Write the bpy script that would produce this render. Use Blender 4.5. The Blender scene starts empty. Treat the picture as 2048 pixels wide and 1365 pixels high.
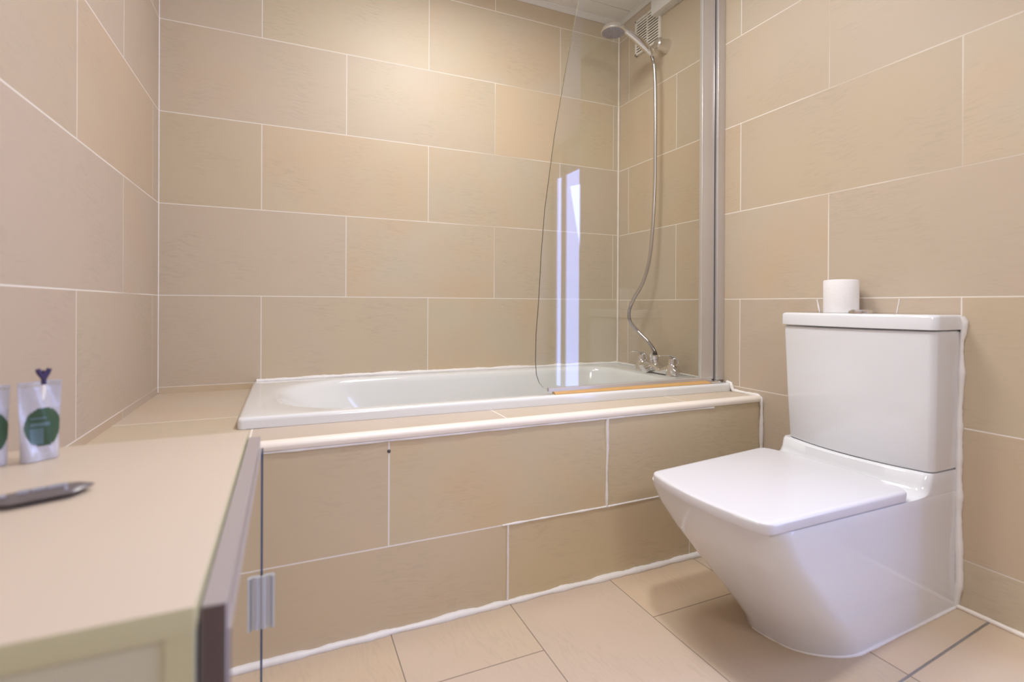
import bpy, bmesh, math, random
from mathutils import Vector, Matrix
random.seed(7)
SC = bpy.context.scene
COL = SC.collection
PI = math.pi

# ------------------------------------------------------------------ camera, exposure, lights
FPX, CX, CY = 982.66, 985.5, 610.5            # focal length and principal point of the 2048x1365 frame
cam_d = bpy.data.cameras.new('camera'); cam = bpy.data.objects.new('camera', cam_d); COL.objects.link(cam)
SC.camera = cam
cam_d.sensor_fit = 'HORIZONTAL'; cam_d.sensor_width = 36.0
cam_d.lens = FPX / 2048 * 36.0
cam_d.shift_x = (1024 - CX) / 2048
cam_d.shift_y = (CY - 682.5) / 2048
cam_d.clip_start = 0.02; cam_d.clip_end = 30
yaw, pitch, roll = 0.3964, -0.0012, 0.0047
fw = Vector((math.sin(yaw)*math.cos(pitch), math.cos(yaw)*math.cos(pitch), math.sin(pitch)))
rt = Vector((math.cos(yaw), -math.sin(yaw), 0)); up = rt.cross(fw)
r2 = math.cos(roll)*rt + math.sin(roll)*up; u2 = -math.sin(roll)*rt + math.cos(roll)*up
M = Matrix((r2, u2, -fw)).transposed().to_4x4()
M.translation = Vector((-1.43995, -1.91073, 0.76977))
cam.matrix_world = M
cam_d.dof.use_dof = True; cam_d.dof.focus_distance = 1.75; cam_d.dof.aperture_fstop = 3.0

SC.view_settings.view_transform = 'Standard'; SC.view_settings.look = 'None'
SC.view_settings.exposure = 0.17; SC.view_settings.gamma = 1.0
SC.view_settings.use_curve_mapping = False
w = bpy.data.worlds.new('world'); SC.world = w; w.use_nodes = True
w.node_tree.nodes['Background'].inputs[0].default_value = (0.75, 0.82, 1.0, 1)
w.node_tree.nodes['Background'].inputs[1].default_value = 0.5

def area(name, loc, target, size, power, col, shape='DISK', size_y=None):
    d = bpy.data.lights.new(name, 'AREA'); d.energy = power; d.color = col; d.shape = shape; d.size = size
    if size_y: d.size_y = size_y
    o = bpy.data.objects.new(name, d); COL.objects.link(o); o.location = loc
    o.rotation_euler = (Vector(target) - Vector(loc)).to_track_quat('-Z', 'Y').to_euler()
    return o
CEIL = 2.092
cl_ = area('ceiling_lamp_light', (-0.87, -1.31, CEIL-0.05), (-0.87, -1.31, 0), 0.13, 4.4, (0.96, 0.98, 1.0)); cl_.data.spread = math.radians(115)
pl = bpy.data.lights.new('ceiling_fill_point', 'POINT'); pl.energy = 1.6; pl.shadow_soft_size = 0.06; pl.color = (0.96, 0.98, 1.0)  # added point light so the ceiling is lit too
po = bpy.data.objects.new('ceiling_fill_point', pl); COL.objects.link(po); po.location = (-0.87, -1.31, CEIL-0.12)
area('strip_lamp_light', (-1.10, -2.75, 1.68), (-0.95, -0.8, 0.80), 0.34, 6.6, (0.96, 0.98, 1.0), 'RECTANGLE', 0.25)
area('bath_fill_light', (-0.88, -0.72, CEIL-0.05), (-0.88, -0.72, 0), 0.45, 10.5, (0.97, 0.98, 1.0))  # added fill to brighten the shower corner and back wall
pl = bpy.data.lights.new('bath_fill_point', 'POINT'); pl.energy = 1.5; pl.shadow_soft_size = 0.06; pl.color = (0.97, 0.98, 1.0)  # added point light to lift the ceiling over the bath
po = bpy.data.objects.new('bath_fill_point', pl); COL.objects.link(po); po.location = (-0.88, -0.72, CEIL-0.16)
area('hall_blue_fill', (0.61, -2.0, 0.95), (-0.5, -1.38, 0.5), 0.5, 16.0, (0.42, 0.53, 1.0), 'RECTANGLE', 1.3)  # added blue fill before the solid hall wall, tints the toilet's side

# ------------------------------------------------------------------ helpers
def link(name, me, mat=None, parent=None):
    o = bpy.data.objects.new(name, me); COL.objects.link(o)
    for m in (mat if isinstance(mat, (list, tuple)) else [mat]):
        if m: me.materials.append(m)
    if parent is not None: o.parent = parent
    return o
def smooth(me, ang=40):
    for p in me.polygons: p.use_smooth = True
    me.set_sharp_from_angle(angle=math.radians(ang))
def obj(name, bm, mat, parent=None, ang=40, recalc=True):
    if recalc: bmesh.ops.recalc_face_normals(bm, faces=bm.faces)
    me = bpy.data.meshes.new(name); bm.to_mesh(me); bm.free()
    smooth(me, ang)
    return link(name, me, mat, parent)
def thing(name, label, cat, loc=(0, 0, 0), group=None):
    o = bpy.data.objects.new(name, None); COL.objects.link(o); o.empty_display_size = 0.05
    o['label'] = label; o['category'] = cat
    if group: o['group'] = group
    return o
def tag(o, label, cat, group=None):
    o['label'] = label; o['category'] = cat
    if group: o['group'] = group
    return o
def struct(o, label=None):
    o['kind'] = 'structure'
    if label: o['label'] = label
    return o
def box(bm, x0, x1, y0, y1, z0, z1, bev=0.0, seg=2, mi=0):
    r = bmesh.ops.create_cube(bm, size=1.0)
    for v in r['verts']:
        v.co = Vector(((x0+x1)/2 + v.co.x*(x1-x0), (y0+y1)/2 + v.co.y*(y1-y0), (z0+z1)/2 + v.co.z*(z1-z0)))
    es = set(e for v in r['verts'] for e in v.link_edges)
    for f in set(f for v in r['verts'] for f in v.link_faces): f.material_index = mi
    if bev > 0: bmesh.ops.bevel(bm, geom=list(es), offset=bev, segments=seg, profile=0.6, affect='EDGES')
def loft(bm, rings, cap0=True, cap1=True, closed=True):
    vs = [[bm.verts.new(p) for p in r] for r in rings]
    n = len(vs[0])
    for a, b in zip(vs, vs[1:]):
        for i in range(n if closed else n-1):
            bm.faces.new((a[i], a[(i+1) % n], b[(i+1) % n], b[i]))
    if cap0: bm.faces.new(vs[0][::-1])
    if cap1: bm.faces.new(vs[-1])
    return vs
def frame_of(d):
    d = d.normalized(); a = Vector((0, 0, 1)) if abs(d.z) < 0.9 else Vector((1, 0, 0))
    s = d.cross(a).normalized(); return s, s.cross(d).normalized()
def catmull(pts, n=8):
    pts = [Vector(p) for p in pts]; out = []
    P = [pts[0]*2-pts[1]] + pts + [pts[-1]*2-pts[-2]]
    for i in range(1, len(P)-2):
        for k in range(n):
            t = k/n; a, b, c, d = P[i-1], P[i], P[i+1], P[i+2]
            out.append(0.5*((2*b)+(c-a)*t+(2*a-5*b+4*c-d)*t*t+(3*b-a-3*c+d)*t**3))
    out.append(pts[-1]); return out
def tube(bm, pts, r, n=12, rfun=None, flat=None, cap=True):
    """sweep a circle (or ellipse: flat=(a,b)) along pts with a carried frame"""
    pts = [Vector(p) for p in pts]; rings = []
    s = None
    for i, p in enumerate(pts):
        d = (pts[min(i+1, len(pts)-1)] - pts[max(i-1, 0)]).normalized()
        if s is None: s, t = frame_of(d)
        else:
            s = (s - d*s.dot(d)).normalized(); t = s.cross(d).normalized()
        rr = rfun(i/(len(pts)-1)) if rfun else r
        a, b = (rr, rr) if flat is None else (flat[0]*rr, flat[1]*rr)
        rings.append([p + s*a*math.cos(2*PI*k/n) + t*b*math.sin(2*PI*k/n) for k in range(n)])
    loft(bm, rings, cap, cap)
def lathe(bm, prof, origin, axis=(0, 0, 1), n=32):
    ax = Vector(axis).normalized(); s, t = frame_of(ax); o = Vector(origin)
    rings = [[o + ax*h + (s*math.cos(2*PI*k/n) + t*math.sin(2*PI*k/n))*max(r, 1e-5) for k in range(n)] for r, h in prof]
    loft(bm, rings)
def bead(name, pts, r, jit=0.25, seed=1, flat=None, step=0.008, mat=None, wob=0.0):
    """a hand-run line of sealant: uneven tube"""
    rnd = random.Random(seed); pts = [Vector(p) for p in pts]; fine = []
    for a, b in zip(pts, pts[1:]):
        k = max(1, int((b-a).length/step))
        fine += [a.lerp(b, i/k) for i in range(k)]
    fine.append(pts[-1])
    N = len(fine); low = [rnd.uniform(-1, 1) for _ in range(N//5+3)]; lo2 = [rnd.uniform(-1, 1) for _ in range(N//7+3)]
    def rad(t):
        x = t*(N-1)/5; i = int(x); f = x-i
        return r*(1 + jit*(low[i]*(1-f)+low[min(i+1, len(low)-1)]*f) + jit*0.35*rnd.uniform(-1, 1))
    if wob:
        q = []
        for i, p in enumerate(fine):
            d = (fine[min(i+1, N-1)]-fine[max(i-1, 0)]).normalized(); s, t = frame_of(d)
            x = i/7; j = int(x); f = x-j
            q.append(p + s*wob*(lo2[j]*(1-f)+lo2[j+1]*f))
        fine = q
    bm = bmesh.new(); tube(bm, fine, r, 8, rad, flat)
    return obj(name, bm, mat or MAT['sealant'], None, 60)

# ------------------------------------------------------------------ materials
MAT = {}
class NT:
    def __init__(s, name):
        s.m = bpy.data.materials.new(name); s.m.use_nodes = True; s.t = s.m.node_tree
        s.b = s.t.nodes['Principled BSDF']; s.out = s.t.nodes['Material Output']
    def n(s, typ, **kw):
        x = s.t.nodes.new(typ)
        for k, v in kw.items(): setattr(x, k, v)
        return x
    def l(s, a, b): s.t.links.new(a, b)
    def put(s, sock, v):
        if isinstance(v, (int, float)): sock.default_value = v
        elif isinstance(v, (tuple, list)): sock.default_value = tuple(v) + ((1,) if len(v) == 3 and sock.type == 'RGBA' else ())
        else: s.l(v, sock)
    def math(s, op, a, b=0.0, c=None):
        x = s.n('ShaderNodeMath', operation=op); s.put(x.inputs[0], a); s.put(x.inputs[1], b)
        if c is not None: s.put(x.inputs[2], c)
        return x.outputs[0]
    def mix(s, f, a, b):
        x = s.n('ShaderNodeMix', data_type='RGBA'); s.put(x.inputs[0], f); s.put(x.inputs[6], a); s.put(x.inputs[7], b); return x.outputs[2]
    def ramp(s, v, lo, hi, a=0.0, b=1.0):
        x = s.n('ShaderNodeMapRange', interpolation_type='SMOOTHSTEP'); s.put(x.inputs[0], v)
        for i, q in zip((1, 2, 3, 4), (lo, hi, a, b)): x.inputs[i].default_value = q
        return x.outputs[0]
    def noise(s, vec, scale, detail=3, rough=0.5):
        x = s.n('ShaderNodeTexNoise'); s.l(vec, x.inputs['Vector']); x.inputs['Scale'].default_value = scale
        x.inputs['Detail'].default_value = detail; x.inputs['Roughness'].default_value = rough; return x.outputs[0]
    def pos(s): return s.n('ShaderNodeTexCoord').outputs['Object']

def plain(name, col, rough=0.5, metal=0.0, spec=0.5, noise=0.0, nscale=20, coat=0.0, bump=0.0):
    N = NT(name); b = N.b
    b.inputs['Roughness'].default_value = rough; b.inputs['Metallic'].default_value = metal
    b.inputs['Specular IOR Level'].default_value = spec; b.inputs['Coat Weight'].default_value = coat
    p = N.pos(); f = N.noise(p, nscale, 3)
    dark = tuple(c*(1-noise) for c in col); lite = tuple(min(1, c*(1+noise)) for c in col)
    N.l(N.mix(f, dark, lite), b.inputs['Base Color'])
    if bump:
        bp = N.n('ShaderNodeBump'); bp.inputs['Strength'].default_value = bump; bp.inputs['Distance'].default_value = 0.002
        N.l(N.noise(p, nscale*3, 4), bp.inputs['Height']); N.l(bp.outputs[0], b.inputs['Normal'])
    MAT[name] = N.m; return N.m

def tile(name, ua, va, v0, H, u_even, u_odd, T, g=0.003, grout=(0.80, 0.74, 0.66), tone=(1, 1, 1), rough=0.38, gsoft=0.0006):
    N = NT(name); p = N.pos(); sep = N.n('ShaderNodeSeparateXYZ'); N.l(p, sep.inputs[0])
    U, V = sep.outputs['XYZ'.index(ua)], sep.outputs['XYZ'.index(va)]
    v = N.math('DIVIDE', N.math('SUBTRACT', V, v0), H)
    row = N.math('FLOOR', v); fv = N.math('SUBTRACT', v, row)
    par = N.math('FLOORED_MODULO', row, 2.0)
    off = N.math('MULTIPLY_ADD', par, u_odd-u_even, u_even)
    u = N.math('DIVIDE', N.math('SUBTRACT', U, off), T)
    colm = N.math('FLOOR', u); fu = N.math('SUBTRACT', u, colm)
    du = N.math('MULTIPLY', N.math('MINIMUM', fu, N.math('SUBTRACT', 1.0, fu)), T)
    dv = N.math('MULTIPLY', N.math('MINIMUM', fv, N.math('SUBTRACT', 1.0, fv)), H)
    d = N.math('MINIMUM', du, dv)
    mask = N.ramp(d, g/2-gsoft, g/2+gsoft, 1.0, 0.0)
    cid = N.n('ShaderNodeCombineXYZ'); N.l(row, cid.inputs[0]); N.l(colm, cid.inputs[1])
    wn = N.n('ShaderNodeTexWhiteNoise', noise_dimensions='3D'); N.l(cid.outputs[0], wn.inputs['Vector'])
    # each tile reads its own patch of stone
    shift = N.n('ShaderNodeVectorMath', operation='MULTIPLY_ADD'); N.l(wn.outputs['Color'], shift.inputs[0])
    shift.inputs[1].default_value = (7, 7, 7); N.l(p, shift.inputs[2]); q = shift.outputs[0]
    pink = tuple(a*b for a, b in zip((0.592, 0.484, 0.388), tone)); yel = tuple(a*b for a, b in zip((0.592, 0.482, 0.346), tone))
    grn = tuple(a*b for a, b in zip((0.568, 0.488, 0.384), tone)); org = tuple(a*b for a, b in zip((0.605, 0.462, 0.330), tone))
    ws = N.n('ShaderNodeSeparateXYZ'); N.l(wn.outputs['Color'], ws.inputs[0])
    def blend(k, sc, amt): return N.math('ADD', N.math('MULTIPLY', ws.outputs[k], 1-amt), N.math('MULTIPLY', N.noise(q, sc, 3, 0.55), amt))
    c = N.mix(N.ramp(blend(0, 2.4, 0.55), 0.30, 0.70), pink, grn)
    c = N.mix(N.ramp(blend(1, 3.0, 0.55), 0.42, 0.75, 0, 0.85), c, yel)
    c = N.mix(N.ramp(blend(2, 5.0, 0.60), 0.50, 0.80, 0, 0.9), c, org)
    tint = N.math('MULTIPLY_ADD', wn.outputs['Value'], 0.07, 0.965)
    hs = N.n('ShaderNodeHueSaturation'); N.l(tint, hs.inputs['Value']); N.l(c, hs.inputs['Color']); c = hs.outputs[0]
    # fine wavy grain of the cast surface
    ca, sa = math.cos(0.07), math.sin(0.07)
    wob = N.math('MULTIPLY', N.noise(q, 9, 2), 0.05)
    ga = N.math('MULTIPLY', N.math('ADD', N.math('MULTIPLY', U, ca), N.math('MULTIPLY', V, -sa)), 0.16)
    gb = N.math('ADD', N.math('ADD', N.math('MULTIPLY', U, sa), N.math('MULTIPLY', V, ca)), wob)
    gv = N.n('ShaderNodeCombineXYZ'); N.l(ga, gv.inputs[0]); N.l(gb, gv.inputs[1]); N.l(N.math('MULTIPLY', wn.outputs['Value'], 9.0), gv.inputs[2])
    grain = N.noise(gv.outputs[0], 150, 4, 0.65)
    patch = N.ramp(N.noise(q, 5.5, 2), 0.38, 0.68)
    gr = N.math('MULTIPLY', N.ramp(grain, 0.46, 0.66), patch)
    c = N.mix(N.math('MULTIPLY', gr, 0.22), c, tuple(x*0.62 for x in grn))
    gc = N.mix(N.ramp(N.noise(p, 1.3, 2), 0.52, 0.66, 0, 0.6), grout, tuple(0.82*x for x in org)) if grout[0] > 0.5 else grout
    N.l(N.mix(mask, c, gc), N.b.inputs['Base Color'])
    N.l(N.math('MULTIPLY_ADD', mask, 0.4, rough), N.b.inputs['Roughness'])
    N.b.inputs['Specular IOR Level'].default_value = 0.4
    h = N.math('SUBTRACT', N.math('MULTIPLY', grain, 0.35), mask)
    bp = N.n('ShaderNodeBump'); bp.inputs['Strength'].default_value = 0.25; bp.inputs['Distance'].default_value = 0.0012
    N.l(h, bp.inputs['Height']); N.l(bp.outputs[0], N.b.inputs['Normal'])
    MAT[name] = N.m; return N.m

Z0, H, T = 0.7954, 0.303, 0.603
tile('tile_back', 'X', 'Z', Z0, H, -1.2370, -1.5241, T, tone=(1.0, 1.0, 0.94), rough=0.48)
tile('tile_left', 'Y', 'Z', Z0, H, -0.3721, -0.6765, T, tone=(0.92, 0.90, 0.89), rough=0.48)
tile('tile_right', 'Y', 'Z', 0.7923, H, -0.9765, -0.6776, T, tone=(0.95, 0.94, 0.90), rough=0.48)
tile('tile_panel', 'X', 'Z', 0.2035, H, -1.219, -0.914, 0.610, g=0.0035, grout=(0.85, 0.80, 0.74), tone=(1.10, 1.09, 0.93))
tile('tile_ledge', 'X', 'Y', -0.455, 0.6, -1.84, -0.905, 0.61, g=0.0042)
tile('tile_floor', 'Y', 'X', -0.909, 0.305, -0.650, -0.948, 0.603, g=0.0022, grout=(0.20, 0.155, 0.12), tone=(1.0, 0.96, 0.93))
plain('ceramic', (0.79, 0.795, 0.815), 0.10, spec=0.5, coat=0.3)
plain('acrylic', (0.78, 0.775, 0.76), 0.13, spec=0.5, coat=0.3)
plain('seat_plastic', (0.72, 0.70, 0.72), 0.22, spec=0.5)
plain('sealant', (0.86, 0.82, 0.79), 0.45, noise=0.03, nscale=60)
plain('sealant_cream', (0.86, 0.78, 0.69), 0.45, noise=0.04, nscale=60)
plain('trim_cream', (0.86, 0.77, 0.68), 0.30, noise=0.02, nscale=12)
plain('white_plastic', (0.74, 0.72, 0.69), 0.35)
plain('ceiling_panel', (0.84, 0.83, 0.82), 0.35)
plain('groove', (0.42, 0.38, 0.33), 0.6)
plain('vent_plastic', (0.82, 0.78, 0.70), 0.4)
plain('vent_dark', (0.05, 0.04, 0.03), 0.8)
plain('chrome', (0.80, 0.78, 0.77), 0.16, metal=1.0)
plain('steel_hose', (0.55, 0.52, 0.51), 0.28, metal=1.0)
plain('satin_metal', (0.66, 0.63, 0.61), 0.28, metal=0.45, noise=0.02)
plain('dark_gap', (0.10, 0.075, 0.05), 0.6)
plain('nozzle_face', (0.26, 0.24, 0.29), 0.35)
plain('nozzle', (0.42, 0.42, 0.47), 0.4)
plain('amber_seal', (0.62, 0.36, 0.13), 0.25)
plain('glass_edge', (0.10, 0.09, 0.06), 0.15)
plain('cream_board', (0.59, 0.485, 0.39), 0.42, noise=0.03, nscale=5)
plain('cream_edge', (0.60, 0.56, 0.34), 0.45, noise=0.03, nscale=5)
plain('side_board', (0.62, 0.58, 0.43), 0.5, noise=0.03, nscale=5)
plain('door_board', (0.36, 0.31, 0.31), 0.28)
plain('door_end', (0.115, 0.08, 0.075), 0.35)
plain('mirror_edge', (0.05, 0.08, 0.14), 0.1)
plain('handle_metal', (0.52, 0.54, 0.57), 0.32, metal=0.6)
plain('paper', (0.86, 0.83, 0.82), 0.85, noise=0.02, nscale=80, bump=0.3)
plain('core_card', (0.55, 0.45, 0.33), 0.9)
plain('sachet_dark', (0.14, 0.115, 0.115), 0.28, noise=0.15, nscale=40)
plain('sachet_text', (0.55, 0.55, 0.66), 0.4)
plain('label_green', (0.11, 0.20, 0.12), 0.3)
plain('label_teal', (0.23, 0.36, 0.40), 0.3)
plain('ribbon_purple', (0.045, 0.03, 0.10), 0.5)
plain('painted_wall', (0.55, 0.50, 0.45), 0.7)
plain('door_paint', (0.72, 0.72, 0.74), 0.4)
plain('screw_dark', (0.12, 0.11, 0.12), 0.4, metal=0.6)
plain('threshold_metal', (0.40, 0.39, 0.39), 0.3, metal=0.8)
plain('lamp_white', (0.8, 0.8, 0.8), 0.4)

def mk_mirror():
    N = NT('mirror'); N.b.inputs['Metallic'].default_value = 1; N.b.inputs['Roughness'].default_value = 0.015
    N.b.inputs['Base Color'].default_value = (0.90, 0.90, 0.89, 1); MAT['mirror'] = N.m
mk_mirror()
def mk_glass():
    N = NT('clear_glass'); N.t.nodes.remove(N.b)
    tr = N.n('ShaderNodeBsdfTransparent'); tr.inputs[0].default_value = (0.975, 0.985, 0.97, 1)
    gl = N.n('ShaderNodeBsdfGlossy'); gl.inputs['Roughness'].default_value = 0.008; gl.inputs['Color'].default_value = (1, 1, 1, 1)
    fr = N.n('ShaderNodeFresnel'); g = N.n('ShaderNodeNewGeometry'); N.l(N.math('MULTIPLY_ADD', g.outputs['Backfacing'], 1/1.5-1.5, 1.5), fr.inputs['IOR'])
    mx = N.n('ShaderNodeMixShader'); N.l(fr.outputs[0], mx.inputs[0]); N.l(tr.outputs[0], mx.inputs[1]); N.l(gl.outputs[0], mx.inputs[2])
    N.l(mx.outputs[0], N.out.inputs[0]); MAT['clear_glass'] = N.m
mk_glass()
def mk_pouch():
    N = NT('pouch_film'); N.b.inputs['Base Color'].default_value = (0.60, 0.585, 0.65, 1)
    N.b.inputs['Roughness'].default_value = 0.2
    N.b.inputs['Transmission Weight'].default_value = 0.15; N.b.inputs['Coat Weight'].default_value = 0.6
    p = N.pos(); bp = N.n('ShaderNodeBump'); bp.inputs['Strength'].default_value = 0.5; bp.inputs['Distance'].default_value = 0.004
    N.l(N.noise(p, 60, 2), bp.inputs['Height']); N.l(bp.outputs[0], N.b.inputs['Normal']); MAT['pouch_film'] = N.m
mk_pouch()
def emit(name, col, s):
    N = NT(name); N.b.inputs['Base Color'].default_value = (*col, 1); N.b.inputs['Emission Color'].default_value = (*col, 1)
    N.b.inputs['Emission Strength'].default_value = s; MAT[name] = N.m
emit('lamp_glow', (1.0, 0.93, 0.84), 6.0)
emit('daylit_pane', (0.38, 0.48, 1.0), 7.5)

# ------------------------------------------------------------------ setting
W = 1.8309; YF = -2.95; YR = -1.525; XA = 0.63           # left wall, wall behind the camera, end of the right wall, hall side
def floor_z(x, y):
    def ss(t): t = max(0.0, min(1.0, t)); return t*t*(3-2*t)
    return 0.072*max(0.0, min(1.0, (x+0.62)/0.62))*ss((-y-0.99)/0.25)
def slab(name, x0, x1, y0, y1, z0, z1, mat):
    bm = bmesh.new(); box(bm, x0, x1, y0, y1, z0, z1); return struct(obj(name, bm, MAT[mat]))
slab('wall_back', -W-0.12, 0.12, 0.0, 0.12, -0.12, CEIL+0.1, 'tile_back')
slab('wall_left', -W-0.12, -W, YF-0.1, 0.0, -0.12, CEIL+0.1, 'tile_left')
slab('wall_right', 0.0, 0.12, YR, 0.0, -0.12, CEIL+0.1, 'tile_right')
slab('wall_hall', XA, XA+0.1, YR-0.1, YR, -0.12, CEIL+0.1, 'painted_wall')
slab('wall_return', 0.12, XA+0.1, YR, YR+0.1, -0.12, CEIL+0.1, 'painted_wall')
slab('wall_front', -W-0.12, XA+0.1, YF-0.12, YF, -0.12, CEIL+0.1, 'tile_back')
# hall side wall with its door opening
bm = bmesh.new()
box(bm, XA, XA+0.1, -2.47, YR-0.1, -0.12, CEIL+0.1)
box(bm, XA, XA+0.1, YF, -2.47, 2.02, CEIL+0.1)
box(bm, XA, XA+0.1, YF, -2.90, -0.12, 2.02)
struct(obj('wall_side', bm, MAT['painted_wall']))
bm = bmesh.new()
for b_ in ((-2.516, -2.47, 0, 2.02), (-2.784, -2.716, 0.10, 2.02), (-2.90, -2.862, 0, 2.02), (-2.862, -2.516, 1.82, 2.02), (-2.862, -2.516, 0.0, 0.10)): box(bm, XA, XA+0.04, *b_)
struct(obj('door_1', bm, MAT['door_paint']), 'white glazed door')
bm = bmesh.new(); box(bm, XA+0.012, XA+0.02, -2.716, -2.516, 0.10, 1.82); struct(obj('window_1', bm, MAT['daylit_pane']), 'daylit pane of the door')
bm = bmesh.new(); box(bm, XA+0.012, XA+0.02, -2.862, -2.784, 0.10, 1.82); struct(obj('window_2', bm, MAT['daylit_pane']), 'narrow daylit pane of the door')
# floor, gently rising towards the foot of the toilet
bm = bmesh.new(); nx, ny = 66, 60
xs = [-W-0.1 + (XA+0.1+W+0.1)*i/nx for i in range(nx+1)]; ys = [YF-0.1 + (0.1-YF+0.05)*j/ny for j in range(ny+1)]
top = [[bm.verts.new((x, y, floor_z(x, y))) for y in ys] for x in xs]; bot = [[bm.verts.new((x, y, -0.1)) for y in ys] for x in xs]
for i in range(nx):
    for j in range(ny):
        bm.faces.new((top[i][j], top[i+1][j], top[i+1][j+1], top[i][j+1]))
        bm.faces.new((bot[i][j], bot[i][j+1], bot[i+1][j+1], bot[i+1][j]))
for i in range(nx):
    bm.faces.new((top[i][0], bot[i][0], bot[i+1][0], top[i+1][0])); bm.faces.new((top[i][ny], top[i+1][ny], bot[i+1][ny], bot[i][ny]))
for j in range(ny):
    bm.faces.new((top[0][j], top[0][j+1], bot[0][j+1], bot[0][j])); bm.faces.new((top[nx][j], bot[nx][j], bot[nx][j+1], top[nx][j+1]))
struct(obj('floor', bm, MAT['tile_floor']))
# ceiling of long plastic boards with a groove between each pair
bm = bmesh.new(); y = 0.02
box(bm, -W-0.1, XA+0.1, YF-0.1, 0.1, CEIL+0.006, CEIL+0.1, mi=1)
edges = [0.10, -0.105]; 
while edges[-1] > YF: edges.append(edges[-1]-0.25)
for a, b in zip(edges, edges[1:]): box(bm, -W-0.1, XA+0.1, b+0.0015, a-0.0015, CEIL, CEIL+0.02, 0.001, 1)
struct(obj('ceiling', bm, [MAT['ceiling_panel'], MAT['white_plastic']]))
# coving strips round the ceiling
def cove(name, a, b, inward):
    a, b, n = Vector(a), Vector(b), Vector(inward); z = Vector((0, 0, 1)); bm = bmesh.new()
    prof = [(0.0, 0.0), (0.0, -0.013), (0.002, -0.015), (0.005, -0.013), (0.009, -0.010), (0.016, -0.005), (0.022, -0.003), (0.022, 0.0)]
    loft(bm, [[p + n*u + z*v for u, v in prof] for p in (a, b)]); return struct(obj(name, bm, MAT['white_plastic'], None, 30))
cove('trim_1', (-W, 0, CEIL), (0, 0, CEIL), (0, -1, 0)); cove('trim_2', (0, 0, CEIL), (0, YR, CEIL), (-1, 0, 0)); cove('trim_3', (-W, YF, CEIL), (-W, 0, CEIL), (1, 0, 0))

# tiled bath surround: front panel, ledge in front of and left of the bath (with the bath's own opening)
YP = -0.7605; LZ = 0.470; RX0, RX1, RY0, RY1 = -1.548, -0.004, -0.645, -0.004
bm = bmesh.new(); box(bm, -W, 0, YP, YP+0.03, -0.02, 0.468)
struct(obj('wall_panel', bm, MAT['tile_panel']), 'tiled bath front panel')
bm = bmesh.new(); box(bm, -W, 0, YP+0.03, -0.612, LZ-0.03, LZ); box(bm, -W, RX0+0.02, -0.612, 0, LZ-0.03, LZ)
struct(obj('trim_4', bm, MAT['tile_ledge']), 'tiled ledge round the bath')
# cream bullnose strip along the front edge of the ledge
bm = bmesh.new(); prof = []
for k in range(10):
    a = PI/2*k/9; prof.append((YP-0.006+0.014*(1-math.sin(a))*1.0, 0.4535+0.021*math.sin(a)))
prof = [(YP+0.012, 0.4745), (YP+0.004, 0.4740), (YP-0.003, 0.4715), (YP-0.0065, 0.4670), (YP-0.0075, 0.4620), (YP-0.0065, 0.4560), (YP-0.003, 0.4540), (YP+0.001, 0.4535), (YP+0.012, 0.4535)]
loft(bm, [[(x, p[0], p[1]) for p in prof] for x in (-W, -0.004)])
struct(obj('trim_5', bm, MAT['trim_cream'], None, 50), 'cream edging strip along the bath ledge')
# lines of sealant
S = 6
def strim(o, label): struct(o, label); return o
strim(bead('trim_6', [(-W+0.01, YP-0.002, 0.4515), (-0.21, YP-0.002, 0.4515)], 0.0034, 0.3, 3), 'thin white sealant under the edging strip')
strim(bead('trim_7', [(-W, YP-0.003, 0.003), (-0.004, YP-0.003, 0.003)], 0.0085, 0.30, 5, wob=0.0016), 'thick white sealant where panel meets floor')
strim(bead('trim_8', [(-0.608, YP-0.001, 0.452), (-0.6095, YP-0.001, 0.43), (-0.607, YP-0.001, 0.37), (-0.610, YP-0.001, 0.31), (-0.609, YP-0.001, 0.204)], 0.0042, 0.35, 6, wob=0.001), 'sealant filling an upright panel joint')
strim(bead('trim_9', [(-0.9137, YP-0.001, 0.204), (-0.914, YP-0.001, 0.004)], 0.0036, 0.3, 7), 'sealant filling a lower upright panel joint')
strim(bead('trim_10', [(-0.93, YP-0.001, 0.2035), (-0.60, YP-0.001, 0.2025), (-0.004, YP-0.001, 0.2055)], 0.0026, 0.4, 8, wob=0.0007), 'sealant along the level panel joint')
strim(bead('trim_11', [(-0.006, -0.630, 0.500), (-0.006, -0.646, 0.498), (-0.006, -0.651, 0.485), (-0.006, -0.656, 0.4745), (-0.004, -0.72, 0.4725), (-0.003, -0.75, 0.472), (-0.004, -0.763, 0.464), (-0.004, YP-0.006, 0.44), (-0.004, YP-0.005, 0.33), (-0.004, YP-0.006, 0.02)], 0.0065, 0.25, 9), 'white sealant running down beside the bath ledge')
strim(bead('trim_12', [(RX0+0.01, -0.003, 0.4965), (-1.40, -0.003, 0.498), (-1.28, -0.003, 0.500), (-1.2, -0.003, 0.501), (-0.9, -0.003, 0.500), (-0.5, -0.003, 0.499), (-0.004, -0.003, 0.498)], 0.0075, 0.30, 10), 'white sealant along the back of the bath')
strim(bead('trim_13', [(-0.003, -0.004, 0.499), (-0.003, -0.30, 0.499), (-0.003, -0.60, 0.499)], 0.0045, 0.3, 11), 'white sealant at the tap end of the bath')
strim(bead('trim_14', [(-0.004, -0.004, 0.505), (-0.004, -0.004, 2.06)], 0.0048, 0.10, 12, mat=MAT['trim_cream']), 'cream sealant in the shower corner')
strim(bead('trim_15', [(-W+0.001, -0.001, 0.475), (-W+0.001, -0.001, 2.06)], 0.0017, 0.1, 13), 'grout line in the left corner')
pts = [(-0.004, y, floor_z(0, y)+0.003) for y in [-1.262-0.02*i for i in range(17)]]
strim(bead('trim_16', pts, 0.0055, 0.18, 14, mat=MAT['sealant_cream']), 'cream sealant where right wall meets floor')
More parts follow.
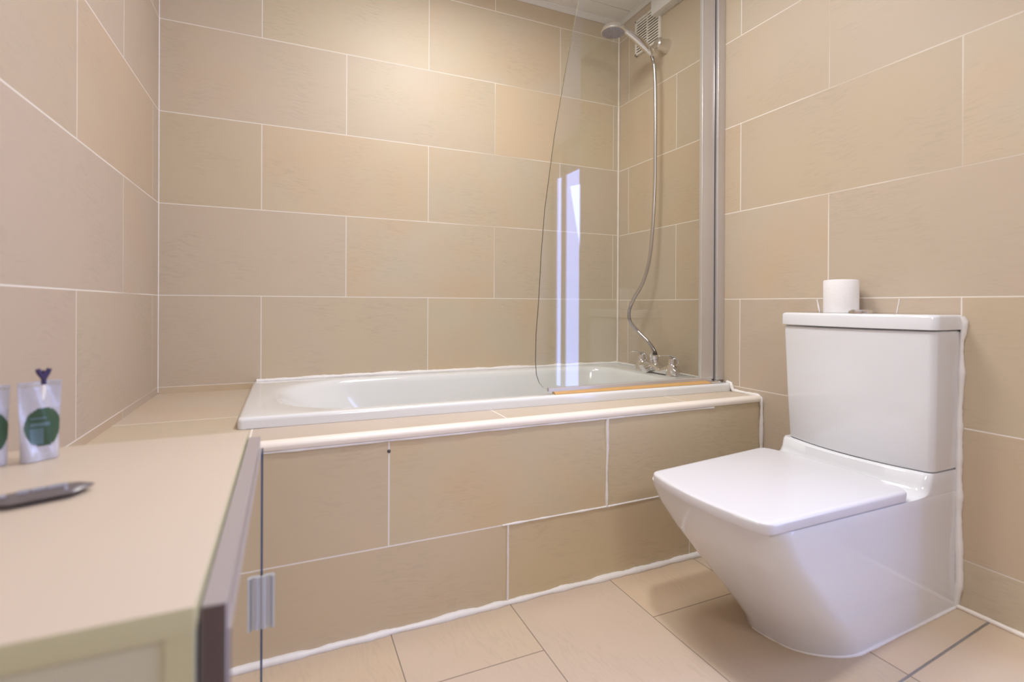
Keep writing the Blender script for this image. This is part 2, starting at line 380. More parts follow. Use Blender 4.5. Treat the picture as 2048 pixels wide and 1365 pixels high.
# metal strip let into the floor tiles
bm = bmesh.new()
P0, P1 = Vector((0.0, -1.3344, 0)), Vector((-0.62, -1.3333, 0))
for (o0, o1, mi) in ((-0.0018, 0.0018, 0),):
    r = []
    for k in range(25):
        q = P0.lerp(P1, k/24); z = floor_z(q.x, q.y)
        r.append([(q.x, q.y+o0, z-0.004), (q.x, q.y+o1, z-0.004), (q.x, q.y+o1, z+0.0016), (q.x, q.y+o0, z+0.0016)])
    vs = loft(bm, r)
    for f in bm.faces:
        if f.calc_center_median().y: pass
strip = struct(obj('trim_17', bm, MAT['threshold_metal']), 'thin metal strip let into the floor')

# ------------------------------------------------------------------ bath
def rrect(x0, x1, y0, y1, r, n=16):
    """rounded rectangle, r = (r at x0 side, r at x1 side)"""
    out = []
    r0, r1 = r
    for cx, cy, a0, rr in ((x1-r1, y1-r1, 0, r1), (x0+r0, y1-r0, PI/2, r0), (x0+r0, y0+r0, PI, r0), (x1-r1, y0+r1, 1.5*PI, r1)):
        for k in range(n):
            a = a0 + PI/2*k/(n-1); out.append((cx+rr*math.cos(a), cy+rr*math.sin(a)))
    return out
bath = thing('bath', 'white bath with rounded rim set into the tiled ledge along the back wall', 'bath')
bm = bmesh.new(); rings = []
def skew(p):            # the bath sits a little out of square: its left end is narrower to the wall
    x, y = p; t = (x-RX0)/(RX1-RX0); s = 1 - 0.055*(1-t); return (x, y*s)
def R(x0, x1, y0, y1, r0, r1, z): rings.append([(*skew(p), z) for p in rrect(x0, x1, y0, y1, (r0, r1))])
R(RX0, RX1, RY0, RY1, 0.012, 0.004, 0.4705)
R(RX0, RX1, RY0, RY1, 0.012, 0.004, 0.488)
R(RX0+0.001, RX1-0.001, RY0+0.001, RY1-0.001, 0.012, 0.004, 0.493)
R(RX0+0.004, RX1-0.002, RY0+0.004, RY1-0.002, 0.012, 0.004, 0.4965)
R(RX0+0.009, RX1-0.004, RY0+0.009, RY1-0.004, 0.012, 0.005, 0.4975)
R(-1.485, -0.125, -0.600, -0.045, 0.24, 0.10, 0.4955)
R(-1.470, -0.132, -0.592, -0.052, 0.24, 0.10, 0.493)
R(-1.455, -0.138, -0.586, -0.058, 0.24, 0.10, 0.486)
R(-1.440, -0.143, -0.582, -0.062, 0.24, 0.10, 0.472)
R(-1.380, -0.155, -0.572, -0.072, 0.23, 0.10, 0.40)
R(-1.300, -0.170, -0.558, -0.086, 0.22, 0.10, 0.28)
R(-1.225, -0.185, -0.545, -0.100, 0.21, 0.10, 0.18)
R(-1.170, -0.205, -0.520, -0.125, 0.19, 0.09, 0.135)
R(-1.120, -0.240, -0.480, -0.165, 0.15, 0.07, 0.120)
loft(bm, rings, False, True)
obj('basin', bm, MAT['acrylic'], bath, 50, recalc=True)
bm = bmesh.new(); lathe(bm, [(0.0, 0), (0.030, 0.0), (0.034, 0.002), (0.036, 0.006), (0.030, 0.008), (0.0, 0.008)], (-0.165, -0.325, 0.36), (-1, 0, 0.12), 28)
obj('overflow_cover', bm, MAT['chrome'], bath)

# ------------------------------------------------------------------ bath tap with hose and shower head
tap = thing('bath_mixer_tap', 'chrome twin lever bath mixer tap on the bath rim with hose outlet', 'tap')
TX = -0.062; TYa, TYb = -0.245, -0.425; TZ = 0.4965
bm = bmesh.new()
# bridge body: an arched bar joining both pillars
rings = []
for k in range(29):
    t = k/28; y = TYa+0.028 + (TYb-0.028-TYa-0.028)*t
    end = min(1, min(t, 1-t)/0.06+0.25)
    notch = math.exp(-((t-0.66)/0.085)**2)*0.016
    hw = 0.021*end**0.4 + 0.006*math.exp(-((t-0.5)/0.2)**2); zt = 0.038*end**0.3 - notch + 0.004*math.exp(-((t-0.36)/0.14)**2)
    rings.append([(TX+hw*math.copysign(abs(math.cos(a))**0.6, math.cos(a)), y, TZ+0.001+zt*(0.5+0.5*math.copysign(abs(math.sin(a))**0.6, math.sin(a)))) for a in [2*PI*j/20 for j in range(20)]])
loft(bm, rings)
for y in (TYa, TYb): lathe(bm, [(0.0, -0.0), (0.026, 0.0), (0.026, 0.006), (0.024, 0.012), (0.0235, 0.036), (0.021, 0.043), (0.018, 0.045), (0.0, 0.045)], (TX, y, TZ), n=28)
tube(bm, catmull([(TX-0.01, -0.325, TZ+0.02), (TX-0.035, -0.325, TZ+0.019), (TX-0.055, -0.325, TZ+0.012)], 6), 0.014, 16)
obj('body', bm, MAT['chrome'], tap, 35)
for y in (TYa, TYb):
    bm = bmesh.new()
    lathe(bm, [(0.0, 0.045), (0.0175, 0.045), (0.017, 0.058), (0.0155, 0.066), (0.0, 0.070)], (TX, y, TZ), n=24)
    path = catmull([(TX+0.016, y-0.004, TZ+0.046), (TX+0.013, y-0.002, TZ+0.062), (TX-0.002, y, TZ+0.075), (TX-0.028, y+0.002, TZ+0.0805), (TX-0.062, y+0.004, TZ+0.079)], 7)
    tube(bm, path, 1, 14, lambda t: 0.0145*(1-0.62*t)+0.001, flat=(0.95, 0.42))
    obj('lever', bm, MAT['chrome'], tap, 45)
bm = bmesh.new(); lathe(bm, [(0.0, 0.036), (0.013, 0.036), (0.012, 0.044), (0.0065, 0.048), (0.0065, 0.056), (0.0095, 0.060), (0.0105, 0.076), (0.009, 0.080), (0.0, 0.081)], (TX, -0.308, TZ), n=24)
obj('diverter_knob', bm, MAT['chrome'], tap, 35)
bm = bmesh.new(); lathe(bm, [(0.0, 0.030), (0.015, 0.030), (0.014, 0.040), (0.010, 0.044), (0.010, 0.052), (0.013, 0.054), (0.013, 0.068), (0.009, 0.072), (0.0, 0.073)], (TX, -0.340, TZ), (-0.05, 0.10, 1), n=20)
obj('hose_outlet', bm, MAT['chrome'], tap, 30)
# hose
hp = [(-0.064, -0.334, TZ+0.071), (-0.066, -0.327, 0.585), (-0.072, -0.300, 0.618), (-0.086, -0.250, 0.660), (-0.098, -0.215, 0.700), (-0.098, -0.208, 0.745), (-0.088, -0.228, 0.800), (-0.074, -0.262, 0.86), (-0.062, -0.288, 0.95), (-0.056, -0.301, 1.08), (-0.052, -0.308, 1.25), (-0.052, -0.311, 1.45), (-0.054, -0.312, 1.62), (-0.058, -0.310, 1.74), (-0.066, -0.305, 1.785), (-0.074, -0.302, 1.803)]
hs = catmull(hp, 22); bm = bmesh.new(); N_ = len(hs)
fine = []
for a, b in zip(hs, hs[1:]):
    fine += [a, a.lerp(b, 0.5)]
fine.append(hs[-1])
cnt = [0]
def hr(t): cnt[0] += 1; return 0.0078 if cnt[0] % 2 else 0.0066
tube(bm, fine, 0.007, 12, hr)
hose = obj('shower_hose', bm, MAT['steel_hose'], None, 80)
tag(hose, 'ribbed metal shower hose hanging from the shower head down to the tap', 'hose')
# shower head
sh = thing('hand_shower', 'round chrome hand shower head with purple grey nozzle face', 'shower head')
HC = Vector((-0.255, -0.300, 1.852)); HN = Vector((-0.05, 0.05, -1.0)).normalized()
bm = bmesh.new(); lathe(bm, [(0.0, -0.030), (0.018, -0.029), (0.034, -0.022), (0.045, -0.010), (0.0485, -0.001), (0.0485, 0.003), (0.045, 0.0055), (0.0, 0.0055)], HC, HN, 40)
hd = [(-0.062, -0.303, 1.800), (-0.085, -0.302, 1.813), (-0.12, -0.301, 1.834), (-0.16, -0.300, 1.855), (-0.20, -0.300, 1.868), (-0.235, -0.300, 1.872)]
tube(bm, catmull(hd, 6), 1, 16, lambda t: 0.0105+0.006*math.sin(PI*min(1, t*1.25))**1.0 - 0.001*t)
obj('body', bm, MAT['chrome'], sh, 50)
bm = bmesh.new(); lathe(bm, [(0.0, 0.0), (0.0435, 0.0), (0.0435, 0.0068), (0.040, 0.0078), (0.0, 0.0085)], HC, HN, 40)
face = obj('nozzle_plate', bm, MAT['nozzle_face'], sh)
bm = bmesh.new(); s, t = frame_of(HN)
for rr, k in ((0.011, 8), (0.020, 12), (0.029, 18), (0.037, 22)):
    for i in range(k):
        a = 2*PI*i/k; c = HC + HN*0.0082 + (s*math.cos(a)+t*math.sin(a))*rr
        lathe(bm, [(0.0, 0), (0.0016, 0), (0.0013, 0.002), (0, 0.002)], c, HN, 6)
obj('nozzles', bm, MAT['nozzle'], sh)
# wall holder
br = thing('shower_holder', 'chrome shower head holder fixed on the tiled shower wall', 'shower holder')
bm = bmesh.new(); lathe(bm, [(0.0, 0.0), (0.029, 0.0), (0.029, 0.003), (0.0265, 0.010), (0.0245, 0.040), (0.022, 0.050), (0.016, 0.055), (0.0, 0.056)], (0.0, -0.314, 1.838), (-1, 0, 0), 32)
obj('wall_plate', bm, MAT['chrome'], br, 35)
bm = bmesh.new(); lathe(bm, [(0.0, -0.024), (0.013, -0.024), (0.0155, -0.020), (0.0175, 0.012), (0.0165, 0.017), (0.0, 0.017)], (-0.073, -0.303, 1.806), (-0.85, 0.0, 0.52), 24)
obj('cradle', bm, MAT['chrome'], br, 35)

# ------------------------------------------------------------------ vent grille and trunking high on the shower wall
vg = thing('vent_grille', 'cream plastic vent grille with slanting slats high on the shower wall', 'vent')
VY0, VY1, VZ0, VZ1 = -0.286, -0.128, 1.880, 2.035
bm = bmesh.new()
for b_ in ((VY0, VY0+0.010, VZ0, VZ1), (VY1-0.010, VY1, VZ0, VZ1), (VY0, VY1, VZ0, VZ0+0.010), (VY0, VY1, VZ1-0.010, VZ1), ((VY0+VY1)/2-0.003, (VY0+VY1)/2+0.003, VZ0, VZ1)):
    box(bm, -0.012, 0.0, *b_[:2], *b_[2:], 0.0015, 1)
obj('frame', bm, MAT['vent_plastic'], vg)
bm = bmesh.new(); box(bm, -0.0015, 0.0, VY0+0.006, VY1-0.006, VZ0+0.006, VZ1-0.006); obj('backing', bm, MAT['vent_dark'], vg)
bm = bmesh.new(); k = 0
zz = VZ0+0.014
while zz < VZ1-0.012:
    loft(bm, [[(-0.0115, y, zz), (-0.0115, y, zz+0.0064), (-0.003, y, zz+0.0092), (-0.003, y, zz+0.0045)] for y in (VY0+0.008, VY1-0.008)])
    zz += 0.0118
obj('slats', bm, MAT['vent_plastic'], vg)
bm = bmesh.new(); box(bm, -0.042, 0.0, -1.20, -0.268, 1.979, 2.064, 0.002, 2)
tk = thing('pipe_trunking', 'white plastic pipe trunking along the top of the shower wall', 'trunking')
obj('channel', bm, MAT['white_plastic'], tk)
bm = bmesh.new(); box(bm, -0.0445, -0.0005, -0.405, -0.392, 1.9765, 2.063, 0.001, 1); obj('joint_clip', bm, MAT['white_plastic'], tk)

# ------------------------------------------------------------------ bath screen
scn = thing('bath_screen', 'frameless clear glass bath screen with a slanting curved edge and metal post', 'shower screen')
bm = bmesh.new()
outline = [(-0.095, 0.512), (-0.690, 0.506), (-0.706, 0.508), (-0.724, 0.518), (-0.738, 0.535), (-0.747, 0.558), (-0.7505, 0.60), (-0.7490, 0.68), (-0.7405, 0.784), (-0.7330, 0.92), (-0.7215, 1.057), (-0.690, 1.28), (-0.654, 1.477), (-0.605, 1.720), (-0.575, 1.83), (-0.53, 1.92), (-0.46, 1.975), (-0.36, 2.0), (-0.095, 2.0)]
a = [bm.verts.new((x, -0.6005, z)) for x, z in outline]; b = [bm.verts.new((x, -0.5955, z)) for x, z in outline]
bm.faces.new(a); bm.faces.new(b[::-1]); n = len(a)
for i in range(n):
    f = bm.faces.new((a[i], b[i], b[(i+1) % n], a[(i+1) % n])); f.material_index = 1
obj('glass_pane', bm, [MAT['clear_glass'], MAT['glass_edge']], scn, 30)
bm = bmesh.new()
loft(bm, [[(x, -0.604, 0.505), (x, -0.592, 0.505), (x, -0.592, 0.515), (x, -0.5945, 0.5165), (x, -0.6015, 0.5165), (x, -0.604, 0.515)] for x in (-0.707, -0.05)])
obj('bottom_rail', bm, MAT['satin_metal'], scn)
bm = bmesh.new(); loft(bm, [[(x, -0.603, 0.5055), (x, -0.594, 0.5055), (x, -0.594, 0.4975), (x, -0.627-yo, 0.4975), (x, -0.626-yo, 0.4995)] for x, yo in ((-0.690, -0.012), (-0.052, 0.0))])
obj('seal', bm, MAT['amber_seal'], scn); scn.children[-1]['label'] = 'amber rubber seal'
bm = bmesh.new(); box(bm, -0.0955, -0.040, -0.603, -0.586, 0.508, 2.02, 0.0025, 2)
box(bm, -0.0985, -0.0945, -0.6035, -0.590, 0.512, 2.0, 0.001, 1)
obj('hinge_post', bm, MAT['satin_metal'], scn)
bm = bmesh.new(); box(bm, -0.040, -0.034, -0.599, -0.588, 0.506, 2.02); obj('gap_dark_strip', bm, MAT['dark_gap'], scn)  # dark strip stands in for the dark gap between post and channel
bm = bmesh.new(); box(bm, -0.034, 0.0, -0.612, -0.587, 0.505, 2.03, 0.002, 2)
box(bm, -0.0350, -0.029, -0.6135, -0.602, 0.506, 2.03, 0.0015, 2)
obj('wall_channel', bm, MAT['satin_metal'], scn)
bm = bmesh.new(); box(bm, -0.078, -0.034, -0.628, -0.590, 0.498, 0.5055, 0.002, 2); obj('hinge_foot', bm, MAT['chrome'], scn)

# ------------------------------------------------------------------ toilet
wc = thing('toilet', 'white square toilet with cistern against the right wall', 'toilet')
def outline_u(xf, yr, yl, rc, bow, n=14, m=22, xr=-0.002, rl=None):
    """plan outline: from the wall along the right side, round the front, back along the left side"""
    rl = rl or rc; pts = []
    for k in range(8): pts.append((xr + (xf+rc-xr)*k/8, yr))
    for k in range(n):
        a = PI/2*k/(n-1); pts.append((xf+rc-rc*math.sin(a), yr+rc-rc*math.cos(a)))
    for k in range(1, m):
        pts.append((xf, yr+rc+(yl-rl-yr-rc)*k/m))
    for k in range(n):
        a = PI/2*(1-k/(n-1)); pts.append((xf+rl-rl*math.sin(a), yl-rl+rl*math.cos(a)))
    for k in range(8): pts.append((xf+rl + (xr-xf-rl)*(k+1)/8, yl))
    yc, hw = (yr+yl)/2, (yl-yr)/2
    return [(x - bow*(1-((y-yc)/hw)**2)*max(0, min(1, (x-xr)/(xf-xr)))**2, y) for x, y in pts]
def splay(o_, xf, yr, yl):      # the foot widens back to the full width at the wall
    out = []
    for x, y in o_:
        t = 1-max(0.0, min(1.0, x/xf)); out.append((x, y+((-1.2755-yr) if y < (yr+yl)/2 else (-0.918-yl))*t))
    return out
bm = bmesh.new(); rings = []
secs = [  # z, front x, right y, left y, corner radius, bow
 (0.000, -0.408, -1.250, -1.005, 0.095, 0.016),
 (0.030, -0.420, -1.254, -1.000, 0.095, 0.016),
 (0.070, -0.444, -1.260, -0.988, 0.092, 0.017),
 (0.120, -0.478, -1.266, -0.972, 0.086, 0.018),
 (0.180, -0.520, -1.270, -0.952, 0.076, 0.018),
 (0.240, -0.560, -1.274, -0.934, 0.064, 0.018),
 (0.290, -0.587, -1.276, -0.922, 0.052, 0.018),
 (0.325, -0.599, -1.277, -0.917, 0.044, 0.018),
 (0.338, -0.602, -1.277, -0.917, 0.042, 0.018),
 (0.342, -0.599, -1.2765, -0.9175, 0.042, 0.018),
 (0.344, -0.592, -1.276, -0.918, 0.040, 0.018),
 (0.3445, -0.190, -1.2765, -0.918, 0.030, 0.018),
 (0.3455, -0.160, -1.2765, -0.918, 0.028, 0.019),
 (0.349, -0.140, -1.2765, -0.918, 0.024, 0.020),
 (0.356, -0.127, -1.2765, -0.918, 0.020, 0.022),
 (0.368, -0.119, -1.2765, -0.918, 0.017, 0.025),
 (0.388, -0.112, -1.2765, -0.918, 0.015, 0.028),
 (0.392, -0.108, -1.275, -0.919, 0.014, 0.024)]
for z, xf, yr, yl, rc, bow in secs:
    o_ = splay(outline_u(xf, yr, yl, rc, bow), xf, yr, yl) if z < 0.3 else outline_u(xf, yr, yl, rc, bow)
    if z == 0: rings.append([(x, y, floor_z(x, y)-0.004) for x, y in o_])
    else:
        rings.append([(x, y, z + max(0.0, floor_z(x, y)-0.001)*(1-z/0.3)) if z < 0.3 else (x, y, z) for x, y in o_])
loft(bm, rings); obj('pan', bm, MAT['ceramic'], wc, 45)
def plate(x0, xf, yr0, yl0, yr1, yl1, rc, bowf, bowr, zs, insets):
    """four-cornered plate: rear edge at x0 (yr0..yl0), front edge at xf (yr1..yl1), rounded corners"""
    def ring(ins, z):
        pts = []; base = [(x0-ins, yr0+ins), (xf+ins, yr1+ins), (xf+ins, yl1-ins), (x0-ins, yl0-ins)]
        n = 4
        for i in range(n):
            p, c, q = Vector(base[i-1]), Vector(base[i]), Vector(base[(i+1) % n])
            r = rc if i in (1, 2) else rc*1.2
            a = c + (p-c).normalized()*r; b = c + (q-c).normalized()*r
            for k in range(9):
                t = k/8; pts.append(((1-t)**2*a + 2*t*(1-t)*c + t*t*b))
            nx_ = Vector(base[(i+1) % n]); b2 = nx_ + (c-nx_).normalized()*(rc if (i+1) % n in (1, 2) else rc*1.2)
            for k in range(1, 14): pts.append(b.lerp(b2, k/14))
        out = []
        for p in pts:
            u = (p.x-x0)/(xf-x0); yr = yr0+(yr1-yr0)*u; yl = yl0+(yl1-yl0)*u; yc = (yr+yl)/2; s = (p.y-yc)/((yl-yr)/2); s = max(-1, min(1, s))
            q = (1-s*s); out.append((p.x - bowf*q*max(0, u-0.5)*2 + bowr*q*max(0, 0.5-u)*2, p.y, z))
        return out
    bm = bmesh.new(); loft(bm, [ring(i_, z_) for i_, z_ in zip(insets, zs)]); return bm
bm = plate(-0.196, -0.612, -1.268, -0.922, -1.268, -0.972, 0.022, 0.022, 0.030, (0.3425, 0.3445, 0.349), (0.016, 0.012, 0.012))
obj('seat', bm, MAT['seat_plastic'], wc, 40)
bm = plate(-0.186, -0.626, -1.277, -0.914, -1.278, -0.963, 0.020, 0.024, 0.030, (0.3455, 0.347, 0.3615, 0.3655, 0.3675, 0.368), (0.006, 0.001, 0.0, 0.0015, 0.005, 0.012))
obj('lid', bm, MAT['seat_plastic'], wc, 40)
for y in (-1.17, -1.02):
    bm = bmesh.new(); lathe(bm, [(0.0, 0.0), (0.013, 0.0), (0.013, 0.012), (0.010, 0.014), (0.0, 0.014)], (-0.176, y, 0.345), n=20); obj('hinge_cap', bm, MAT['ceramic'], wc)
bm = bmesh.new(); rings = []
for z, xf, yr, yl, rc, bow in ((0.3925, -0.094, -1.270, -0.934, 0.010, 0.030), (0.395, -0.098, -1.2745, -0.931, 0.012, 0.032), (0.40, -0.100, -1.276, -0.930, 0.012, 0.032), (0.55, -0.101, -1.278, -0.921, 0.012, 0.032), (0.700, -0.102, -1.280, -0.914, 0.012, 0.032), (0.711, -0.102, -1.280, -0.914, 0.012, 0.032), (0.714, -0.098, -1.277, -0.917, 0.012, 0.030)):
    rings.append([(x, y, z) for x, y in outline_u(xf, yr, yl, rc, bow)])
loft(bm, rings); cist = obj('cistern', bm, MAT['ceramic'], wc, 45)
bm = bmesh.new(); rings = []
for z, ins in ((0.7155, 0.004), (0.717, 0.0), (0.744, 0.0), (0.748, 0.0015), (0.7505, 0.005), (0.751, 0.012)):
    rings.append([(x, y, z) for x, y in outline_u(-0.106+ins, -1.284+ins, -0.908-ins, 0.014, 0.034)])
loft(bm, rings); cl = obj('cistern_lid', bm, MAT['ceramic'], wc, 45)
bm = bmesh.new(); lathe(bm, [(0.0, 0.0), (0.025, 0.0), (0.025, 0.006), (0.022, 0.0095), (0.0, 0.012)], (-0.108, -1.126, 0.751), n=32)
obj('flush_button', bm, MAT['chrome'], wc, 30); wc.children[-1]['label'] = 'chrome flush button'
# sealant round the toilet
pts = []
o_ = splay(outline_u(-0.408, -1.250, -1.005, 0.095, 0.016), -0.408, -1.250, -1.005)
pts = [(x-0.001 if 0.0 else x, y-0.001, floor_z(x, y)+0.001) for x, y in o_[:46]]
strim(bead('trim_18', pts, 0.0036, 0.3, 21), 'white sealant round the foot of the toilet')
strim(bead('trim_19', [(-0.004, -1.281, 0.744), (-0.003, -1.286, 0.735), (-0.003, -1.2865, 0.715), (-0.003, -1.2825, 0.69), (-0.003, -1.2815, 0.6), (-0.003, -1.2785, 0.52), (-0.003, -1.2775, 0.40), (-0.003, -1.278, 0.25), (-0.003, -1.281, 0.13), (-0.003, -1.277, 0.105), (-0.003, -1.272, 0.078)], 0.0068, 0.30, 22, wob=0.0012), 'ragged white sealant between toilet and right wall')
strim(bead('trim_20', [(-0.001, -0.947, 0.789), (-0.001, -0.955, 0.752)], 0.0045, 0.5, 31, wob=0.002), 'ragged sealant patch on the wall left of the toilet roll')
strim(bead('trim_21', [(-0.0005, -1.156, 0.789), (-0.0005, -1.150, 0.752)], 0.0016, 0.2, 32), 'thin slanting joint on the wall above the cistern')
# toilet roll on the cistern
roll_ = thing('toilet_roll', 'white toilet roll standing on the cistern lid', 'toilet roll')
bm = bmesh.new(); RC = (-0.056, -1.047, 0.7515)
prof = [(0.0195, 0.0), (0.0395, 0.0), (0.0402, 0.002), (0.0402, 0.086), (0.0385, 0.0885), (0.030, 0.0895), (0.021, 0.089), (0.0195, 0.087)]
n = 48; rings = [[(RC[0]+r*math.cos(2*PI*k/n), RC[1]+r*math.sin(2*PI*k/n), RC[2]+h) for k in range(n)] for r, h in prof]; rings.append(rings[0])
loft(bm, rings, False, False); bmesh.ops.remove_doubles(bm, verts=bm.verts, dist=1e-6); obj('paper', bm, MAT['paper'], roll_, 40)
bm = bmesh.new(); rings = [[(RC[0]+r*math.cos(2*PI*k/n), RC[1]+r*math.sin(2*PI*k/n), RC[2]+h) for k in range(n)] for r, h in ((0.0193, 0.001), (0.0193, 0.087), (0.0183, 0.087), (0.0183, 0.001), (0.0193, 0.001))]
loft(bm, rings, False, False); obj('core', bm, MAT['core_card'], roll_, 40)

# ------------------------------------------------------------------ mirrored bathroom cabinet in the foreground
cab = thing('bathroom_cabinet', 'cream bathroom cabinet with mirrored door beside the left wall', 'cabinet')
CZ = 0.580; cx0, cx1, cy0, cy1 = -W+0.006, -1.4925, -1.556, -1.098
bm = bmesh.new(); box(bm, cx0, cx1, cy0, cy1, CZ-0.018, CZ, 0.0012, 2)
for f in bm.faces: f.material_index = 0 if f.normal.z > 0.9 else 1
obj('top', bm, [MAT['cream_board'], MAT['cream_edge']], cab, recalc=False)
for y in (cy0+0.003, cy1-0.019):
    bm = bmesh.new(); box(bm, cx0, cx1-0.001, y, y+0.016, 0.03, CZ-0.018, 0.0008, 1); obj('side_panel', bm, MAT['side_board'], cab)
bm = bmesh.new(); box(bm, cx1-0.016, cx1-0.0005, cy0+0.0005, cy0+0.003, 0.03, CZ-0.018); obj('edge_band', bm, MAT['cream_edge'], cab)
bm = bmesh.new(); box(bm, cx0, cx0+0.006, cy0+0.019, cy1-0.019, 0.03, CZ-0.018); box(bm, cx0+0.006, cx1-0.002, cy0+0.019, cy1-0.019, 0.03, 0.046); box(bm, cx0+0.02, cx1-0.03, cy0+0.03, cy1-0.03, 0.0, 0.03)
obj('carcass', bm, MAT['side_board'], cab)
bm = bmesh.new(); box(bm, -1.4915, -1.4755, -1.543, -1.104, 0.04, 0.572, 0.0008, 1)
for f in bm.faces: f.material_index = 1 if f.normal.y < -0.9 else 0
door = obj('door', bm, [MAT['door_board'], MAT['door_end']], cab, recalc=False)
bm = bmesh.new(); box(bm, -1.4755, -1.4735, -1.541, -1.100, 0.045, 0.553)
for f in bm.faces: f.material_index = 0 if f.normal.x > 0.9 else 1
mir = obj('mirror_glass', bm, [MAT['mirror'], MAT['door_board']], door, recalc=False)
bm = bmesh.new(); box(bm, -1.4735, -1.4720, -1.1015, -1.0995, 0.045, 0.553); obj('mirror_edging', bm, MAT['mirror_edge'], door)
bm = bmesh.new(); rings = []
prof = [(0.0, 0.0), (0.0, 0.004), (0.004, 0.006), (0.008, 0.003), (0.012, 0.003), (0.015, 0.007), (0.018, 0.006), (0.018, -0.002), (0.014, -0.004), (0.004, -0.004)]
loft(bm, [[(-1.4732+u, -1.108-v, z) for u, v in prof] for z in (0.289, 0.366)])
obj('handle', bm, MAT['handle_metal'], door, 25)

# ------------------------------------------------------------------ sachets on the cabinet
def pouch(name, label, org, wdir, w0, w1, h, thick, group, with_tag):
    root = thing(name, label, 'sachet', group=group)
    u = Vector((wdir[0], wdir[1], 0)).normalized(); nrm = Vector((u.y, -u.x, 0)); o0 = Vector(org); nu, nv = 16, 22
    def P(s, t, side, lift=0.0):
        w = w0+(w1-w0)*t; puff = thick*(1-t)**0.8*(1-(2*s-1)**2)**0.7*(0.35+0.65*(1-t)) if t < 0.93 else 0.0
        if t < 0.10: puff = max(puff, thick*0.9*(1-(2*s-1)**4)*(1-0.1*t))
        return o0 + u*(w*(s-0.5)) + Vector((0, 0, h*t + 0.0008)) + nrm*(side*(puff+0.0006+lift)) + nrm*(0.0015*math.sin(9*s+5*t))
    bm = bmesh.new()
    F = [[bm.verts.new(P(i/nu, j/nv, 1)) for i in range(nu+1)] for j in range(nv+1)]
    B = [[bm.verts.new(P(i/nu, j/nv, -1)) for i in range(nu+1)] for j in range(nv+1)]
    for j in range(nv):
        for i in range(nu):
            bm.faces.new((F[j][i], F[j][i+1], F[j+1][i+1], F[j+1][i])); bm.faces.new((B[j][i], B[j+1][i], B[j+1][i+1], B[j][i+1]))
        bm.faces.new((F[j][0], F[j+1][0], B[j+1][0], B[j][0])); bm.faces.new((F[j][nu], B[j][nu], B[j+1][nu], F[j+1][nu]))
    for i in range(nu):
        bm.faces.new((F[0][i], B[0][i], B[0][i+1], F[0][i+1])); bm.faces.new((F[nv][i], F[nv][i+1], B[nv][i+1], B[nv][i]))
    obj('film', bm, MAT['pouch_film'], root, 50)
    def patch(nm, mat, test, lift, res=44):
        bm = bmesh.new(); g = {}
        for j in range(res):
            for i in range(res):
                s, t = (i+0.5)/res, (j+0.5)/res
                if test(s, t):
                    q = [(i/res, j/res), ((i+1)/res, j/res), ((i+1)/res, (j+1)/res), (i/res, (j+1)/res)]; vs = []
                    for k in q:
                        if k not in g: g[k] = bm.verts.new(P(*k, 1, lift))
                        vs.append(g[k])
                    bm.faces.new(vs)
        bmesh.ops.solidify(bm, geom=bm.faces[:], thickness=0.0002)
        return obj(nm, bm, MAT[mat], root, 60)
    rr = 0.44
    patch('label_disc', 'label_green', lambda s, t: ((s-0.56)/0.46)**2 + ((t-0.42)/0.245)**2 < 1, 0.0003)
    patch('label_print', 'label_teal', lambda s, t: ((s-0.50)/0.40)**2 + ((t-0.42)/0.24)**2 < 1 and ((0.22 < s < 0.55 and (0.20 < t < 0.40)) or (0.24 < s < 0.7 and 0.44 < t < 0.475) or (0.25 < s < 0.62 and 0.52 < t < 0.55)), 0.0006)
    patch('seal_strip', 'sealant', lambda s, t: 0.035 < t < 0.16 and 0.1 < s < 0.9 and False or (0.93 < t < 0.98 and 0.05 < s < 0.95), 0.0002)
    if with_tag:
        bm = bmesh.new(); c = o0 + u*(w1*0.08) + Vector((0, 0, h*0.93))
        tube(bm, [c, c+Vector((0, 0, 0.014))+u*0.0005, c+Vector((0, 0, 0.020))+u*0.001], 0.0026, 10)
        for sgn in (-1, 1): tube(bm, [c+Vector((0, 0, 0.010))+u*(0.0005), c+Vector((0, 0, 0.017))+u*(sgn*0.004), c+Vector((0, 0, 0.022))+u*(sgn*0.0055)], 0.0026, 10)
        obj('ribbon_tie', bm, MAT['ribbon_purple'], root)
        bm = bmesh.new(); tube(bm, [c-Vector((0, 0, 0.018))-u*0.002, c+Vector((0, 0, 0.003))], 0.0028, 10); obj('cord', bm, MAT['sealant'], root)
    return root
pouch('toiletry_pouch', 'clear sachet with a green disc label and purple ribbon standing on the cabinet', (-1.7135, -1.1560, CZ), (0.80, 0.60), 0.036, 0.040, 0.094, 0.0075, 'sachets standing on the cabinet', True)
pouch('toiletry_pouch', 'clear sachet with green disc label cut off by the left edge of the photo', (-1.7560, -1.1690, CZ), (0.80, 0.60), 0.034, 0.038, 0.092, 0.0075, 'sachets standing on the cabinet', False)
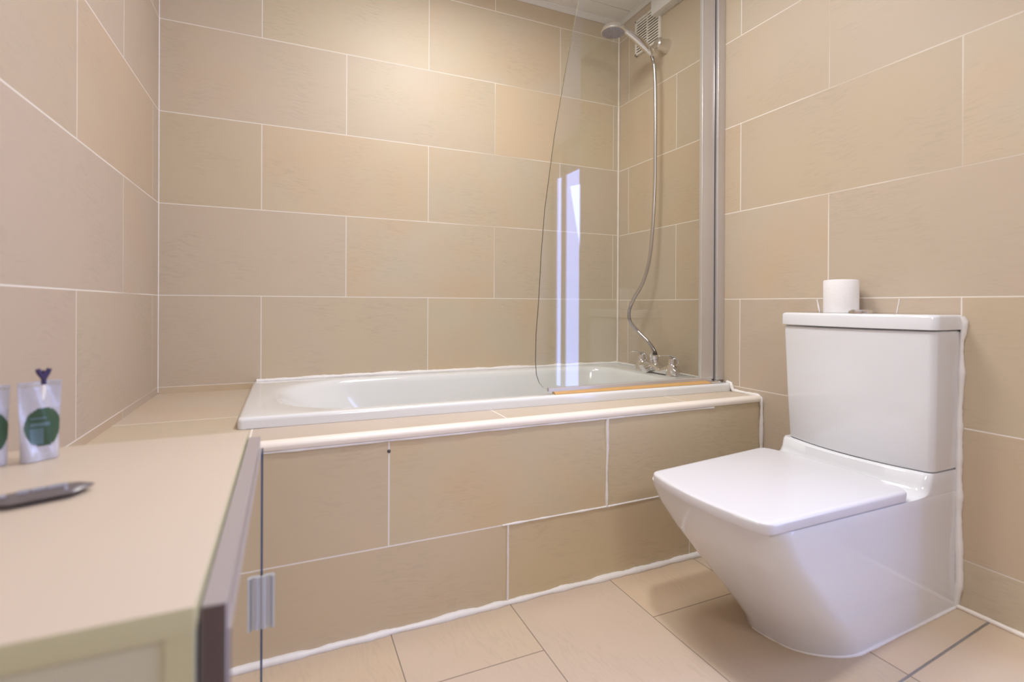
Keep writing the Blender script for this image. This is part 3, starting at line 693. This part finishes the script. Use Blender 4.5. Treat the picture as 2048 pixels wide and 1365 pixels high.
# dark sachet lying down
fs = thing('flat_sachet', 'dark grey sachet with pale printing lying flat on the cabinet top', 'sachet')
A, B = Vector((-1.696, -1.3225, CZ)), Vector((-1.619, -1.294, CZ)); ax = (B-A); L = ax.length; au = ax.normalized(); an = Vector((-au.y, au.x, 0))
def sp(s, v, k):        # s along, v across -1..1, k +1 top / -1 bottom
    w_ = 0.0165*min(1, (1-s)/0.24)**0.8*min(1, 0.2+s/0.30)
    hgt = 0.0045*(1-abs(v)**2.5)*min(1, (1-s)/0.16)**0.8*min(1, s/0.08+0.2)
    p = A + au*(L*s) + an*(w_*v); return Vector((p.x, p.y, CZ+0.0056 + k*hgt + 0.002*max(0, s-0.85)*6*0.2))
bm = bmesh.new(); ns, nv_ = 26, 12
for k in (1, -1):
    g = [[bm.verts.new(sp(i/ns*0.999, -1+2*j/nv_, k)) for j in range(nv_+1)] for i in range(ns+1)]
    for i in range(ns):
        for j in range(nv_): bm.faces.new((g[i][j], g[i+1][j], g[i+1][j+1], g[i][j+1]))
bmesh.ops.remove_doubles(bm, verts=bm.verts, dist=0.00015)
obj('film', bm, MAT['sachet_dark'], fs, 60)
bm = bmesh.new(); rnd = random.Random(4)
for (s0, s1, v0, v1) in ((0.15, 0.21, -0.5, 0.15), (0.30, 0.40, -0.35, 0.45), (0.42, 0.55, -0.3, 0.35), (0.56, 0.70, -0.35, 0.4), (0.705, 0.735, -0.8, 0.5)):
    g = [[bm.verts.new(sp(s0+(s1-s0)*i/5, v0+(v1-v0)*j/5, 1)+Vector((0, 0, 0.0009))) for j in range(6)] for i in range(6)]
    for i in range(5):
        for j in range(5): bm.faces.new((g[i][j], g[i+1][j], g[i+1][j+1], g[i][j+1]))
bmesh.ops.solidify(bm, geom=bm.faces[:], thickness=0.0002)
obj('printing', bm, MAT['sachet_text'], fs, 60)

# ------------------------------------------------------------------ small things
bm = bmesh.new(); lathe(bm, [(0.0, 0.0), (0.0042, 0.0), (0.0042, 0.001), (0.003, 0.0022), (0.0, 0.0026)], (-1.2193, YP, 0.426), (0, -1, 0), 14)
tag(obj('screw', bm, MAT['screw_dark'], None), 'small dark screw in the joint of the tiled bath panel', 'screw')
for (x, y, lab) in ((-0.87, -1.31, 'round ceiling lamp above the floor in front of the toilet'), (-0.88, -0.72, 'added ceiling lamp above the bath')):  # the fixture over the bath is added to go with its fill
    lt = thing('ceiling_lamp', lab, 'lamp', group='round ceiling lamps')
    bm = bmesh.new(); lathe(bm, [(0.0, 0), (0.085, 0.0), (0.085, 0.018), (0.075, 0.030), (0.070, 0.030), (0.070, 0.012), (0.0, 0.012)], (x, y, CEIL), (0, 0, -1), 32)
    obj('housing', bm, MAT['lamp_white'], lt)
    bm = bmesh.new(); lathe(bm, [(0.0, 0.012), (0.068, 0.012), (0.060, 0.024), (0.0, 0.028)], (x, y, CEIL), (0, 0, -1), 32)
    obj('diffuser', bm, MAT['lamp_glow'], lt)
